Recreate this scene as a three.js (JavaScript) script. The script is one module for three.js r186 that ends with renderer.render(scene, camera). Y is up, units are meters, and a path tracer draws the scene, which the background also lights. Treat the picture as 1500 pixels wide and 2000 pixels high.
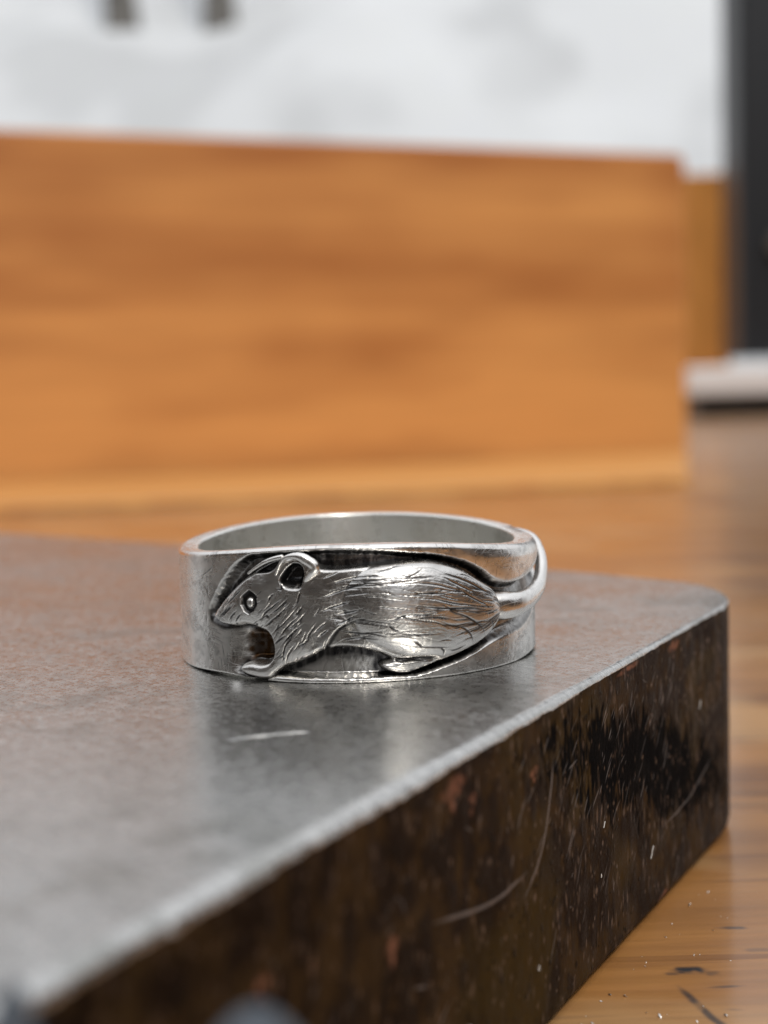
import * as THREE from 'three';
import { mergeGeometries } from 'three/addons/utils/BufferGeometryUtils.js';

// ---------------------------------------------------------------- camera, sky, sun, exposure
const MM = 0.001;
const scene = new THREE.Scene();
const camera = new THREE.PerspectiveCamera(39.02, 0.75, 0.004, 60);
camera.position.set(1.655 * MM, 15.133 * MM, 83.976 * MM);
camera.rotation.set(-0.084857, 0, -0.026352, 'YXZ');
camera.focus = 0.0768;
camera.userData.fStop = 34;
scene.add(camera);

const renderer = new THREE.WebGLRenderer({ antialias: true });
renderer.toneMapping = THREE.LinearToneMapping;
renderer.toneMappingExposure = 1.0;
renderer.shadowMap.enabled = true;

// overcast sky: even cloud cover, a little brighter towards the zenith and towards the veiled sun
const SUN = new THREE.Vector3(0.19, 0.77, 0.61).normalize();
{
  const w = 512, h = 256, a = new Float32Array(w * h * 4);
  const n = (x, y, z) => Math.sin(3.1 * x + 1.7 * y + 0.6) * Math.sin(2.3 * y - 2.9 * z + 1.1) * Math.sin(2.7 * z + 1.9 * x);
  for (let j = 0; j < h; j++) for (let i = 0; i < w; i++) {
    const el = ((j + 0.5) / h - 0.5) * Math.PI, az = ((i + 0.5) / w - 0.5) * 2 * Math.PI;
    const x = Math.cos(el) * Math.cos(az), y = Math.sin(el), z = Math.cos(el) * Math.sin(az);
    const c = Math.max(0, x * SUN.x + y * SUN.y + z * SUN.z);
    let v = 0.62 + 0.5 * Math.max(0, y) + 0.3 * Math.pow(c, 6) + 0.06 * n(2 * x, 2 * y, 2 * z);
    if (y < 0) v *= 0.6;
    const k = (j * w + i) * 4;
    a[k] = v * 0.98; a[k + 1] = v * 1.0; a[k + 2] = v * 1.04; a[k + 3] = 1;
  }
  const t = new THREE.DataTexture(a, w, h, THREE.RGBAFormat, THREE.FloatType);
  t.mapping = THREE.EquirectangularReflectionMapping;
  t.magFilter = t.minFilter = THREE.LinearFilter;
  t.needsUpdate = true;
  scene.background = t;
  scene.environment = t;
}
const sun = new THREE.DirectionalLight(new THREE.Color().setRGB(1, 0.95, 0.87), 1.2);
sun.position.copy(SUN).multiplyScalar(4);
sun.castShadow = true;
sun.shadow.radius = 13;
sun.shadow.mapSize.set(2048, 2048);
Object.assign(sun.shadow.camera, { left: -2, right: 2, top: 2, bottom: -2, near: 0.1, far: 12 });
scene.add(sun, sun.target);

// outlines of the relief, unrolled on the band: [arc, height] in millimetres
const OUT = {
  RAT: [[-8.7,3.28],[-8.54,3.55],[-8.11,3.97],[-7.33,4.64],[-6.62,5.18],[-6.11,5.53],[-5.76,5.71],[-5.35,5.97],[-4.7,6.29],[-4.09,6.52],[-3.62,6.64],[-3.16,6.75],[-2.71,6.73],[-2.22,6.51],[-1.85,6.19],[-1.32,6.11],[-0.79,6.1],[0.27,6.18],[1.33,6.25],[2.4,6.31],[3.17,6.34],[4.09,6.26],[4.98,6.03],[5.93,5.65],[6.96,5.04],[7.95,4.46],[8.44,3.85],[8.65,3.21],[8.54,2.78],[8.22,2.38],[7.55,1.91],[6.64,1.48],[5.81,1.2],[4.85,0.91],[3.94,0.62],[3.13,0.42],[2.68,0.32],[1.98,0.4],[1.55,0.56],[1.26,0.82],[1.24,0.98],[1.46,1.13],[1.83,1.19],[1.62,1.31],[1.2,1.49],[0.67,1.67],[-0.12,1.81],[-0.91,1.77],[-1.45,1.66],[-1.77,1.72],[-2.27,1.42],[-3.12,1.07],[-3.82,0.78],[-4.31,0.43],[-4.69,0.1],[-5.2,0.04],[-5.59,0.06],[-6.27,0.17],[-6.7,0.38],[-6.76,0.59],[-6.6,0.8],[-5.82,1.0],[-5.23,0.99],[-4.84,1.1],[-4.65,1.3],[-4.54,1.63],[-4.56,1.96],[-4.67,2.33],[-4.85,2.54],[-5.22,2.68],[-5.74,2.86],[-6.29,2.91],[-7.04,2.74],[-7.92,2.72],[-8.44,2.92],[-8.71,3.11]],
  CREASE: [[0.19,3.4],[-0.18,3.25],[-0.61,3.07],[-0.94,2.81],[-1.21,2.46],[-1.44,2.09],[-1.64,1.77],[-1.89,1.55]],
  HINDFOOT: [[1.89,1.21],[2.54,1.12],[3.24,1.17],[3.95,1.13],[4.6,0.96]],
  RECESS: [[15.08,5.54],[14.32,5.1],[12.51,4.68],[10.67,4.46],[9.02,4.56],[8.13,4.88],[7.34,5.41],[6.28,5.95],[4.68,6.43],[2.96,6.68],[0.82,6.88],[-1.03,6.95],[-3.49,6.85],[-5.32,6.7],[-5.85,6.6],[-6.72,6.18],[-7.97,5.01],[-8.54,4.3],[-9.03,3.58],[-8.97,2.92],[-8.2,2.5],[-7.3,2.03],[-6.91,1.51],[-6.86,0.97],[-6.84,0.47],[-6.28,0.11],[-5.2,-0.01],[-4.48,0.01],[-2.59,0.01],[0.1,0.06],[1.7,0.1],[3.36,0.3],[4.84,0.61],[6.49,1.01],[8.03,1.46],[9.41,1.65],[11.26,1.81],[13.44,2.46],[15.06,3.39]],
  HOLE: [[-6.75,2.4],[-6.1,2.56],[-5.49,2.6],[-4.98,2.45],[-4.6,2.2],[-4.5,1.79],[-4.62,1.3],[-5.06,1.12],[-5.89,1.05],[-6.6,0.95],[-6.9,1.5]],
  EARHOLE: [[-3.89,5.4],[-3.64,5.86],[-3.35,6.16],[-3.11,6.3],[-2.73,6.22],[-2.54,5.82],[-2.61,5.4],[-2.71,4.97],[-2.94,4.83],[-3.39,4.85],[-3.67,5.03]],
  EARRIM: [[-4.24,5.02],[-4.17,5.5],[-3.97,5.95],[-3.72,6.38],[-3.42,6.62],[-2.85,6.69],[-2.4,6.52],[-1.93,6.12],[-2.18,5.76],[-2.48,5.4],[-2.74,4.9]],
  FARHOLE: [[-5.42,5.75],[-4.96,6.04],[-4.4,6.3],[-3.92,6.42],[-4.11,6.07],[-4.42,5.84],[-4.91,5.75]],
  FAREAR: [[-5.89,5.65],[-5.35,6.0],[-4.7,6.35],[-4.09,6.55],[-3.62,6.64]],
  EYEG: [[-5.73,4.85],[-5.4,4.7],[-5.18,4.52],[-5.2,4.04],[-5.44,3.73],[-5.75,3.54],[-6.05,3.69],[-6.24,4.03],[-6.26,4.44],[-6.01,4.64]],
};
const STROKES = [
  [[1.17,5.17],[2.1,5.26],[3.2,5.33]],
  [[2.24,5.25],[3.77,5.1],[5.26,4.63],[5.9,4.46]],
  [[4.07,5.59],[5.27,5.28],[6.94,4.41],[7.89,3.86]],
  [[4.3,5.46],[5.58,4.74],[6.4,4.3]],
  [[2.58,4.62],[3.75,4.65],[4.34,4.71]],
  [[0.99,3.42],[1.78,3.36],[2.49,3.58],[3.72,3.5],[4.49,3.49]],
  [[2.07,4.2],[2.89,4.07],[4.32,3.8],[5.88,3.65],[7.67,3.28]],
  [[4.61,3.72],[5.86,3.08],[6.88,2.28],[7.16,1.75]],
  [[4.9,2.99],[5.84,2.35],[6.36,1.57]],
  [[7.27,2.94],[7.65,2.45],[7.72,2.11]],
  [[-1.02,2.7],[0.17,2.65],[1.5,2.81]],
  [[-1.12,1.98],[-0.63,2.24],[0.16,2.39],[1.49,2.31]],
  [[1.77,2.75],[2.85,2.52],[4.28,2.51]],
  [[1.51,3.24],[1.9,2.85],[2.31,2.71]],
  [[2.85,2.25],[3.26,1.89],[3.45,1.77]],
  [[4.15,1.82],[4.5,1.51],[4.55,1.18]],
  [[-1.12,3.64],[-0.33,3.76],[0.47,4.0]],
  [[-1.01,3.1],[-0.33,3.41],[0.2,3.72]],
  [[-1.9,4.44],[-0.82,4.83],[0.24,5.13],[1.3,5.33]],
  [[-1.79,3.77],[-1.11,4.04],[-0.04,4.36]],
  [[-1.34,5.24],[-0.01,5.53],[0.78,5.59]],
  [[2.36,4.9],[3.47,4.62],[4.94,4.6]],
  [[3.46,4.51],[4.62,4.09],[6.05,3.74]],
  [[4.95,4.93],[6.06,4.15],[7.48,3.44]],
  [[-3.57,4.55],[-4.33,3.99],[-4.87,3.56],[-5.11,3.07]],
  [[-3.29,4.59],[-3.94,3.98],[-4.56,3.53]],
  [[-3.12,4.38],[-3.72,3.83],[-4.2,3.43],[-4.99,2.91]],
  [[-2.79,4.22],[-3.17,3.73],[-3.86,3.01],[-4.54,2.5]],
  [[-2.36,3.9],[-2.93,3.25],[-3.64,2.75]],
  [[-2.75,3.63],[-3.34,3.14],[-4.09,2.3]],
  [[-2.54,3.23],[-3.06,2.82],[-3.51,2.38],[-3.96,1.93]],
  [[-3.21,2.6],[-3.67,1.94],[-3.93,1.01]],
  [[-3.08,2.12],[-3.5,1.57],[-3.76,0.97]],
  [[-2.24,2.57],[-2.64,2.13],[-3.09,1.96]],
  [[-3.58,2.59],[-4.25,2.08],[-4.44,1.91]],
  [[-5.99,5.08],[-6.43,4.67],[-7.28,4.01],[-7.62,3.77]],
  [[-6.6,4.12],[-7.22,3.63],[-8.08,3.06]],
  [[-6.47,3.74],[-7.01,3.32],[-7.25,3.03]],
  [[-6.82,4.1],[-7.47,3.5],[-7.98,3.24]],
  [[-6.19,3.6],[-6.56,3.3],[-6.8,3.01]],
  [[-7.13,3.91],[-7.63,3.49],[-8.07,3.23]],
  [[-4.57,4.23],[-4.4,4.56],[-4.16,4.72]],
  [[-2.71,4.97],[-2.84,4.54],[-2.96,4.11]],
  [[-3.84,5.32],[-3.79,4.95],[-4.15,4.99]],
  [[-5.27,3.11],[-5.47,2.94]],
  [[-4.51,3.42],[-4.74,3.62]],
  [[-4.21,3.32],[-4.83,2.97]],
  [[-1.94,3.21],[-2.35,2.57],[-2.52,2.14]],
  [[-1.4,3.32],[-2.1,2.68]],
  [[-1.28,2.95],[-1.91,2.46]],
];

// ---------------------------------------------------------------- helpers
let seed = 12345;
const rnd = () => { seed = (seed * 1664525 + 1013904223) >>> 0; return seed / 4294967296; };
const lerp = (a, b, t) => a + (b - a) * t;
const clamp = (x, a = 0, b = 1) => Math.min(b, Math.max(a, x));
const sm = (a, b, x) => { const t = clamp((x - a) / (b - a)); return t * t * (3 - 2 * t); };
const hash = (x, y, s = 0) => { let n = (x * 374761393 + y * 668265263 + s * 974634777) | 0; n = Math.imul(n ^ (n >>> 13), 1274126177); n ^= n >>> 16; return (n >>> 0) / 4294967296; };
function noise(x, y, s = 0, px = 0, py = 0) {       // value noise, repeating every px, py cells when given
  const i = Math.floor(x), j = Math.floor(y), f = x - i, g = y - j, u = f * f * (3 - 2 * f), v = g * g * (3 - 2 * g);
  const X = (k) => (px ? ((k % px) + px) % px : k), Y = (k) => (py ? ((k % py) + py) % py : k);
  const a = hash(X(i), Y(j), s), b = hash(X(i + 1), Y(j), s), c = hash(X(i), Y(j + 1), s), d = hash(X(i + 1), Y(j + 1), s);
  return lerp(lerp(a, b, u), lerp(c, d, u), v);
}
function fbm(x, y, s = 0, oct = 4, px = 0, py = 0) {
  let v = 0, a = 0.5, t = 0;
  for (let o = 0; o < oct; o++) { v += a * noise(x, y, s + o, px, py); t += a; x *= 2; y *= 2; px *= 2; py *= 2; a *= 0.5; }
  return v / t;
}
const toSRGB = (c) => 255 * (c <= 0.0031308 ? 12.92 * c : 1.055 * Math.pow(Math.max(c, 0), 1 / 2.4) - 0.055);
function texture(w, h, fn, color = false) {          // fn(u, v) -> [r, g, b], linear; colour maps are stored as sRGB
  const d = new Uint8Array(w * h * 4);
  for (let j = 0; j < h; j++) for (let i = 0; i < w; i++) {
    const c = fn((i + 0.5) / w, (j + 0.5) / h), k = (j * w + i) * 4;
    for (let q = 0; q < 3; q++) d[k + q] = clamp(color ? toSRGB(c[q]) : c[q] * 255, 0, 255);
    d[k + 3] = 255;
  }
  return finish(new THREE.DataTexture(d, w, h), color);
}
function textures(w, h, fn) {                         // fn -> [colour, roughness, height] at once
  const d = [0, 1, 2].map(() => new Uint8Array(w * h * 4));
  for (let j = 0; j < h; j++) for (let i = 0; i < w; i++) {
    const r = fn((i + 0.5) / w, (j + 0.5) / h), k = (j * w + i) * 4;
    for (let q = 0; q < 3; q++) { d[0][k + q] = clamp(toSRGB(r[0][q]), 0, 255); d[1][k + q] = clamp((r[1].length ? r[1][q === 2 ? 1 : 0] : r[1]) * 255, 0, 255); d[2][k + q] = clamp(r[2] * 255, 0, 255); }
    d[0][k + 3] = d[1][k + 3] = d[2][k + 3] = 255;
  }
  return d.map((a, n) => finish(new THREE.DataTexture(a, w, h), n === 0));
}
function finish(t, color) {
  t.wrapS = t.wrapT = THREE.RepeatWrapping;
  t.magFilter = THREE.LinearFilter; t.minFilter = THREE.LinearMipmapLinearFilter; t.generateMipmaps = true;
  if (color) t.colorSpace = THREE.SRGBColorSpace;
  t.needsUpdate = true;
  return t;
}
class Raster {                                        // a scalar field in millimetres, for engraved and scratched lines
  constructor(x0, y0, x1, y1, cell) { Object.assign(this, { x0, y0, cell }); this.w = Math.ceil((x1 - x0) / cell); this.h = Math.ceil((y1 - y0) / cell); this.d = new Float32Array(this.w * this.h); }
  line(pts, width, depth, taper = 0.35) {
    let len = 0; const acc = [0];
    for (let i = 1; i < pts.length; i++) acc.push(len += Math.hypot(pts[i][0] - pts[i - 1][0], pts[i][1] - pts[i - 1][1]));
    for (let i = 1; i < pts.length; i++) {
      const [ax, ay] = pts[i - 1], [bx, by] = pts[i], L = acc[i] - acc[i - 1] || 1e-6;
      const i0 = Math.max(0, Math.floor((Math.min(ax, bx) - width * 2 - this.x0) / this.cell)), i1 = Math.min(this.w - 1, Math.ceil((Math.max(ax, bx) + width * 2 - this.x0) / this.cell));
      const j0 = Math.max(0, Math.floor((Math.min(ay, by) - width * 2 - this.y0) / this.cell)), j1 = Math.min(this.h - 1, Math.ceil((Math.max(ay, by) + width * 2 - this.y0) / this.cell));
      for (let j = j0; j <= j1; j++) for (let k = i0; k <= i1; k++) {
        const x = this.x0 + k * this.cell, y = this.y0 + j * this.cell;
        const t = clamp(((x - ax) * (bx - ax) + (y - ay) * (by - ay)) / (L * L));
        const q = Math.hypot(x - lerp(ax, bx, t), y - lerp(ay, by, t)), along = (acc[i - 1] + t * L) / len;
        const e = taper ? sm(0, taper, along) * sm(0, taper, 1 - along) : 1, wd = width * (0.45 + 0.55 * e);
        if (q < wd) { const v = depth * (0.25 + 0.75 * e) * (1 - sm(0.25, 1, q / wd)), n = j * this.w + k; if (v > this.d[n]) this.d[n] = v; }
      }
    }
  }
  at(x, y) {
    const u = (x - this.x0) / this.cell, v = (y - this.y0) / this.cell, i = Math.floor(u), j = Math.floor(v);
    if (i < 0 || j < 0 || i >= this.w - 1 || j >= this.h - 1) return 0;
    const f = u - i, g = v - j, n = j * this.w + i, d = this.d;
    return lerp(lerp(d[n], d[n + 1], f), lerp(d[n + this.w], d[n + this.w + 1], f), g);
  }
}
function smooth(pts, n, closed = false) {             // Catmull-Rom through 2D points
  const c = new THREE.CatmullRomCurve3(pts.map(([x, y]) => new THREE.Vector3(x, y, 0)), closed, 'centripetal');
  return c.getPoints(n).map((p) => [p.x, p.y]);
}
function segDist(pts, x, y, closed) {                 // [distance, share along, side]
  let best = 1e9, at = 0, side = 1;
  const n = pts.length, m = closed ? n : n - 1;
  for (let i = 0; i < m; i++) {
    const [ax, ay] = pts[i], [bx, by] = pts[(i + 1) % n], dx = bx - ax, dy = by - ay, L = dx * dx + dy * dy || 1e-9;
    const t = clamp(((x - ax) * dx + (y - ay) * dy) / L), ex = x - ax - t * dx, ey = y - ay - t * dy, q = ex * ex + ey * ey;
    if (q < best) { best = q; at = (i + t) / m; side = dx * (y - ay) - dy * (x - ax) > 0 ? 1 : -1; }
  }
  return [Math.sqrt(best), at, side];
}
function inside(pts, x, y) {
  let c = false;
  for (let i = 0, j = pts.length - 1; i < pts.length; j = i++) {
    const [ax, ay] = pts[i], [bx, by] = pts[j];
    if (ay > y !== by > y && x < ((bx - ax) * (y - ay)) / (by - ay) + ax) c = !c;
  }
  return c;
}
const sdf = (pts, x, y) => { const d = segDist(pts, x, y, true)[0]; return inside(pts, x, y) ? d : -d; };   // positive inside

function grid(nu, nv, fn, { wrapU = false, keep } = {}) {        // fn(i, j) -> {p: [x, y, z] mm, c: [r, g, b], uv: [u, v]}
  const pos = [], col = [], uv = [], idx = [];
  for (let j = 0; j < nv; j++) for (let i = 0; i < nu; i++) {
    const r = fn(i, j);
    pos.push(r.p[0] * MM, r.p[1] * MM, r.p[2] * MM);
    if (r.c) col.push(...r.c);
    uv.push(...(r.uv || [i / nu, j / nv]));
  }
  for (let j = 0; j < nv - 1; j++) for (let i = 0; i < (wrapU ? nu : nu - 1); i++) {
    const a = j * nu + i, b = j * nu + ((i + 1) % nu), c = a + nu, d = b + nu;
    if (keep && !keep(i, j)) continue;
    idx.push(a, b, d, a, d, c);
  }
  const g = new THREE.BufferGeometry();
  g.setAttribute('position', new THREE.Float32BufferAttribute(pos, 3));
  if (col.length) g.setAttribute('color', new THREE.Float32BufferAttribute(col, 3));
  g.setAttribute('uv', new THREE.Float32BufferAttribute(uv, 2));
  g.setIndex(idx);
  g.computeVertexNormals();
  return g;
}
function mesh(name, geometry, material, parent = scene) {
  const m = new THREE.Mesh(geometry, material);
  m.name = name; m.castShadow = m.receiveShadow = true;
  parent.add(m);
  return m;
}
function group(name, label, category, x = 0, y = 0, z = 0) {
  const g = new THREE.Group();
  g.name = name; g.position.set(x * MM, y * MM, z * MM); g.userData = { label, category };
  scene.add(g);
  return g;
}
const tag = (o, label, category, grp) => { o.userData = { label, category, ...(grp ? { group: grp } : {}) }; return o; };

// ---------------------------------------------------------------- setting: bench top and snow
const BENCH = -16;                                    // mm, the block's top face is y = 0
const TB = 150, benchStain = new Raster(0, 0, TB, TB, 0.1), benchScuff = new Raster(0, 0, TB, TB, 0.1);
const wrapB = (x) => ((x % TB) + TB) % TB;
{
  const dot = (x, z, w, h, d) => benchStain.line([[wrapB(x) - w, wrapB(z)], [wrapB(x) + w, wrapB(z)]], h, d, 0.2);
  dot(17.2, 9.7, 0.9, 0.7, 1); dot(18.4, 10.2, 0.5, 0.5, 0.5); dot(16.2, 10.1, 0.4, 0.3, 0.6); dot(21.5, 7.2, 0.8, 0.4, 0.4);
  benchStain.line([[16.2, 11.6], [16.5, 13], [17.1, 15.6], [17.9, 17.6]], 0.34, 0.85, 0.2);
  for (let k = 0; k < 260; k++) {
    const x = rnd() * TB, z = rnd() * TB, a = (rnd() - 0.5) * 0.9, l = 1 + rnd() * 5;
    (rnd() < 0.5 ? benchStain : benchScuff).line([[x, z], [x + l * Math.cos(a), z + l * Math.sin(a)]], 0.12 + rnd() * 0.45, 0.25 + rnd() * 0.55);
  }
}
const woodColor = (g, f, p, base, dark) => [0, 1, 2].map((k) => lerp(base[k], dark[k], clamp(g)) * (0.88 + 0.24 * f) * p);
const [benchMap, benchGloss, benchBump] = textures(1408, 1408, (u, v) => {
  const wav = 1.6 * (fbm(u * 3, v * 3, 3, 3, 3, 3) - 0.5);
  const g = fbm(u * 2, v * 40 + wav * 3, 11, 4, 2, 40), f = fbm(u * 20, v * 420, 23, 3, 20, 420), b = fbm(u * 7, v * 14, 31, 4, 7, 14), worn = sm(0.5, 0.68, fbm(u * 9, v * 16, 37, 4, 9, 16));
  const s = benchStain.at(u * TB, v * TB) * sm(0.2, 0.55, fbm(u * 150, v * 150, 47, 3, 150, 150)), q = benchScuff.at(u * TB, v * TB), vein = sm(0.62, 0.74, fbm(u * 5, v * 150, 43, 3, 5, 150));
  let c = woodColor(1.7 * (g - 0.38) + 1.1 * (b - 0.5) + 0.5 * vein, f, 1, [0.45, 0.205, 0.06], [0.17, 0.066, 0.02]);
  c = c.map((x, k) => lerp(lerp(x, [0.6, 0.38, 0.17][k], 0.35 * worn + 0.5 * q), [0.025, 0.025, 0.03][k], s));
  return [c, 0.16 + 0.26 * b + 0.1 * f + 0.2 * worn + 0.2 * q, 0.5 + 0.4 * (f - 0.5) - 0.25 * vein + 0.2 * (b - 0.5) - 0.2 * q];
});
const benchMat = new THREE.MeshPhysicalMaterial({ map: benchMap, roughness: 1, roughnessMap: benchGloss, bumpMap: benchBump, bumpScale: 0.00007, clearcoat: 0.8, clearcoatRoughness: 0.16 });
{
  const g = new THREE.BoxGeometry(2.4, 0.04, 1.9);
  const p = g.attributes.position, uv = g.attributes.uv;
  g.translate(0.1, BENCH * MM - 0.02, -0.72);
  for (let i = 0; i < p.count; i++) uv.setXY(i, p.getX(i) / 0.15, (p.getZ(i) + p.getY(i) - BENCH * MM) / 0.15);
  const b = mesh('bench_top', g, benchMat);
  b.userData.kind = 'structure';
}
{
  const snowMap = texture(512, 512, (u, v) => {
    const b = fbm(u * 6, v * 6, 5, 4, 6, 6), s = sm(0.48, 0.72, fbm(u * 8, v * 8, 9, 3, 8, 8));
    const k = lerp(0.63, 0.52, s) * (0.92 + 0.14 * b);
    return [k * 0.965, k * 0.985, k];
  }, true);
  const g = grid(160, 140, (i, j) => {
    const x = lerp(-9, 9, i / 159), z = lerp(-1.9, -14, j / 139), d = -z;
    const y = -0.75 + 2.2 * sm(2.5, 6.5, d) + 0.28 * Math.max(0, d - 5) + 0.45 * (fbm(x * 1.3 + 20, z * 1.3 + 20, 41, 4) - 0.5) * sm(2, 4, d);
    return { p: [x * 1000, y * 1000, z * 1000], uv: [x / 4, z / 4] };
  });
  mesh('snow_bank', g, new THREE.MeshStandardMaterial({ map: snowMap, roughness: 0.9, side: THREE.DoubleSide })).userData.kind = 'structure';
}
{ // dark yard ground and an unseen low wall, added to darken reflections in the silver
  const g = new THREE.PlaneGeometry(18, 12).rotateX(-Math.PI / 2).translate(0, -0.76, 4.1);
  mesh('ground', g, new THREE.MeshStandardMaterial({ color: new THREE.Color().setRGB(0.08, 0.07, 0.06), roughness: 0.9 })).userData.kind = 'structure';
  const wall = group('added_wall', 'added unseen low dark wall with a narrow opening around the viewer', 'wall', 0, -755, 720);
  const stain = new THREE.MeshStandardMaterial({ roughness: 0.8, map: texture(256, 256, (u, v) => { const k = 0.5 + 0.9 * fbm(u * 40, v * 3, 151, 3, 40, 3); return [0.075 * k, 0.055 * k, 0.04 * k]; }, true) });
  const panel = new THREE.BoxGeometry(0.178, 1.38, 0.03);
  for (let k = -9; k < 10; k++) { const x = k * 0.182 + (k > 1 ? 0.055 : -0.03); if (k === 1) continue; mesh('plank', panel, stain, wall).position.set(x, 0.69 + 0.012 * (hash(k, 3) - 0.5), 0.006 * hash(k, 5)); }
  const wing = new THREE.BoxGeometry(0.03, 1.38, 0.178);
  for (let k = 0; k < 7; k++) for (const sx of [-1, 1]) mesh('plank', wing, stain, wall).position.set(sx * (1.34 + 0.006 * hash(k, 9)), 0.69 + 0.012 * (hash(k, 7 + sx) - 0.5), -0.11 - k * 0.182);
  mesh('rail', new THREE.BoxGeometry(3.6, 0.07, 0.03), stain, wall).position.set(0, 0.12, 0.04);
}
{ // bare trunks on the snow bank
  const bark = new THREE.MeshStandardMaterial({ roughness: 0.95, map: texture(256, 256, (u, v) => { const k = 0.4 + 0.9 * fbm(u * 12, v * 4, 61, 4, 12, 4); return [0.17 * k, 0.16 * k, 0.145 * k]; }, true) });
  const trunk = (x, y, z, r, label) => {
    const t = group('bare_tree', label, 'tree', x, y, z);
    const g = grid(16, 24, (i, j) => {
      const a = (i / 16) * 2 * Math.PI, v = j / 23, rr = r * (1.25 - 0.5 * v + 0.45 * Math.exp(-v * 14)) * (0.9 + 0.2 * noise(i * 0.7, j * 0.6, 5 + x));
      return { p: [rr * Math.cos(a) + 30 * Math.sin(v * 5 + x), v * 2600 - 250, rr * Math.sin(a)], uv: [i / 16, v * 6] };
    }, { wrapU: true });
    mesh('trunk', g, bark, t);
    const limbs = [];
    for (let k = 0; k < 5; k++) {
      const h = 900 + k * 320, a = k * 2.4 + x, L = 520 - 40 * k;
      const c = new THREE.CatmullRomCurve3([new THREE.Vector3(30 * Math.sin(h / 520 + x), h, 0), new THREE.Vector3(Math.cos(a) * L * 0.5, h + 160, Math.sin(a) * L * 0.5), new THREE.Vector3(Math.cos(a) * L, h + 420, Math.sin(a) * L)].map((p) => p.multiplyScalar(MM)));
      limbs.push(new THREE.TubeGeometry(c, 8, r * 0.22 * MM, 6));
    }
    mesh('limb', mergeGeometries(limbs), bark, t);
  };
  trunk(-1022, 1560, -5916, 50, 'dark bare tree trunk on the snow bank, the left of two');
  trunk(-640, 1600, -5916, 48, 'dark bare tree trunk on the snow bank, the right of two');
}

// ---------------------------------------------------------------- wooden boards behind
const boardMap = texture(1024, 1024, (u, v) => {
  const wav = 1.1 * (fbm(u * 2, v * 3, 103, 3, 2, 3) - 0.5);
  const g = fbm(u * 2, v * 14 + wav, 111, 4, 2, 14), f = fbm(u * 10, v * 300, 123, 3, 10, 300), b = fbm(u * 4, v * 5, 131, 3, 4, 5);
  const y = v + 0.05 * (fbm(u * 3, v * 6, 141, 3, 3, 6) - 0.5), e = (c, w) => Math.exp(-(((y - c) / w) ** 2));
  return woodColor(0.75 * (g - 0.36) + 1.3 * (b - 0.5) + 0.14 + 0.3 * e(0.89, 0.06) * (0.4 + b) + 0.2 * e(0.63, 0.04) * (b + 0.2) + 0.12 * e(0.43, 0.03) - 0.4 * e(0.25, 0.07), f, 1, [0.72, 0.335, 0.098], [0.4, 0.14, 0.03]);  // darker top and middle, paler foot: shading painted into the grain colour
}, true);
const board = (name, ax, az, bx, bz, top, thick, mat, label) => {
  const L = Math.hypot(bx - ax, bz - az), r = 2.5, H = top - BENCH;
  const s = new THREE.Shape([[r, 0], [L - r, 0], [L, r], [L, H - r], [L - r, H], [r, H], [0, H - r], [0, r]].map(([x, y]) => new THREE.Vector2(x, y)));
  const g = new THREE.ExtrudeGeometry(s, { depth: thick - 3, bevelEnabled: true, bevelSize: 1.5, bevelThickness: 1.5, bevelOffset: -1.5, bevelSegments: 3 });
  const p = g.attributes.position, uv = g.attributes.uv;
  for (let i = 0; i < p.count; i++) uv.setXY(i, p.getX(i) / 300 + p.getZ(i) / 300, p.getY(i) / 150 + p.getZ(i) / 190);
  g.scale(MM, MM, MM);
  const m = mesh(name, g, mat);
  m.position.set(ax * MM, BENCH * MM, az * MM);
  m.rotation.y = Math.atan2(-(bz - az), bx - ax);
  g.translate(0, 0, -thick * MM);
  return tag(m, label, 'board');
};
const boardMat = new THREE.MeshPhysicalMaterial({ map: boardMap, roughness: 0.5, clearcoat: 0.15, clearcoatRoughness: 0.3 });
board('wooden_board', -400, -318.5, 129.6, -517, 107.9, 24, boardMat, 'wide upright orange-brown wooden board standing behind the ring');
const paleMat = new THREE.MeshPhysicalMaterial({ map: texture(256, 512, (u, v) => woodColor(1.5 * (fbm(u * 20, v * 2, 181, 4, 20, 2) - 0.4), noise(u * 90, v * 6, 183), 1, [0.97, 0.43, 0.1], [0.8, 0.33, 0.07]), true), roughness: 0.5 });
board('wooden_board_001', 190, -1366, 352, -1366, 219, 30, paleMat, 'narrow yellow-orange board seen past the right end of the wide board');

{ // thin pale sheet added to stand for the bench reflection under the board
  const s = new THREE.Shape([[94, 352], [-300, 256], [-300, 353], [128, 513]].map(([x, y]) => new THREE.Vector2(x, y)));
  const g = new THREE.ExtrudeGeometry(s, { depth: 1.5, bevelSize: 0.5, bevelThickness: 0.5, bevelOffset: -0.5, bevelSegments: 2 });
  const p = g.attributes.position, uv = g.attributes.uv;
  for (let i = 0; i < p.count; i++) uv.setXY(i, p.getX(i) / 260, (p.getY(i) + p.getX(i) * 0.3) / 120);
  g.rotateX(-Math.PI / 2); g.translate(0, BENCH + 0.5, 0); g.scale(MM, MM, MM);
  const m = texture(512, 256, (u, v) => { const q = fbm(u * 3, v * 16, 171, 4, 3, 16), f = fbm(u * 8, v * 120, 173, 3, 8, 120); return woodColor(1.6 * (q - 0.4), f, 1, [0.72, 0.37, 0.11], [0.5, 0.2, 0.05]); }, true);
  tag(mesh('reflection_strip', g, new THREE.MeshPhysicalMaterial({ map: m, roughness: 0.45, clearcoat: 0.4, clearcoatRoughness: 0.25 })), 'thin pale golden strip added as the bench reflection along the foot of the wide board', 'strip');
}

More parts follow.
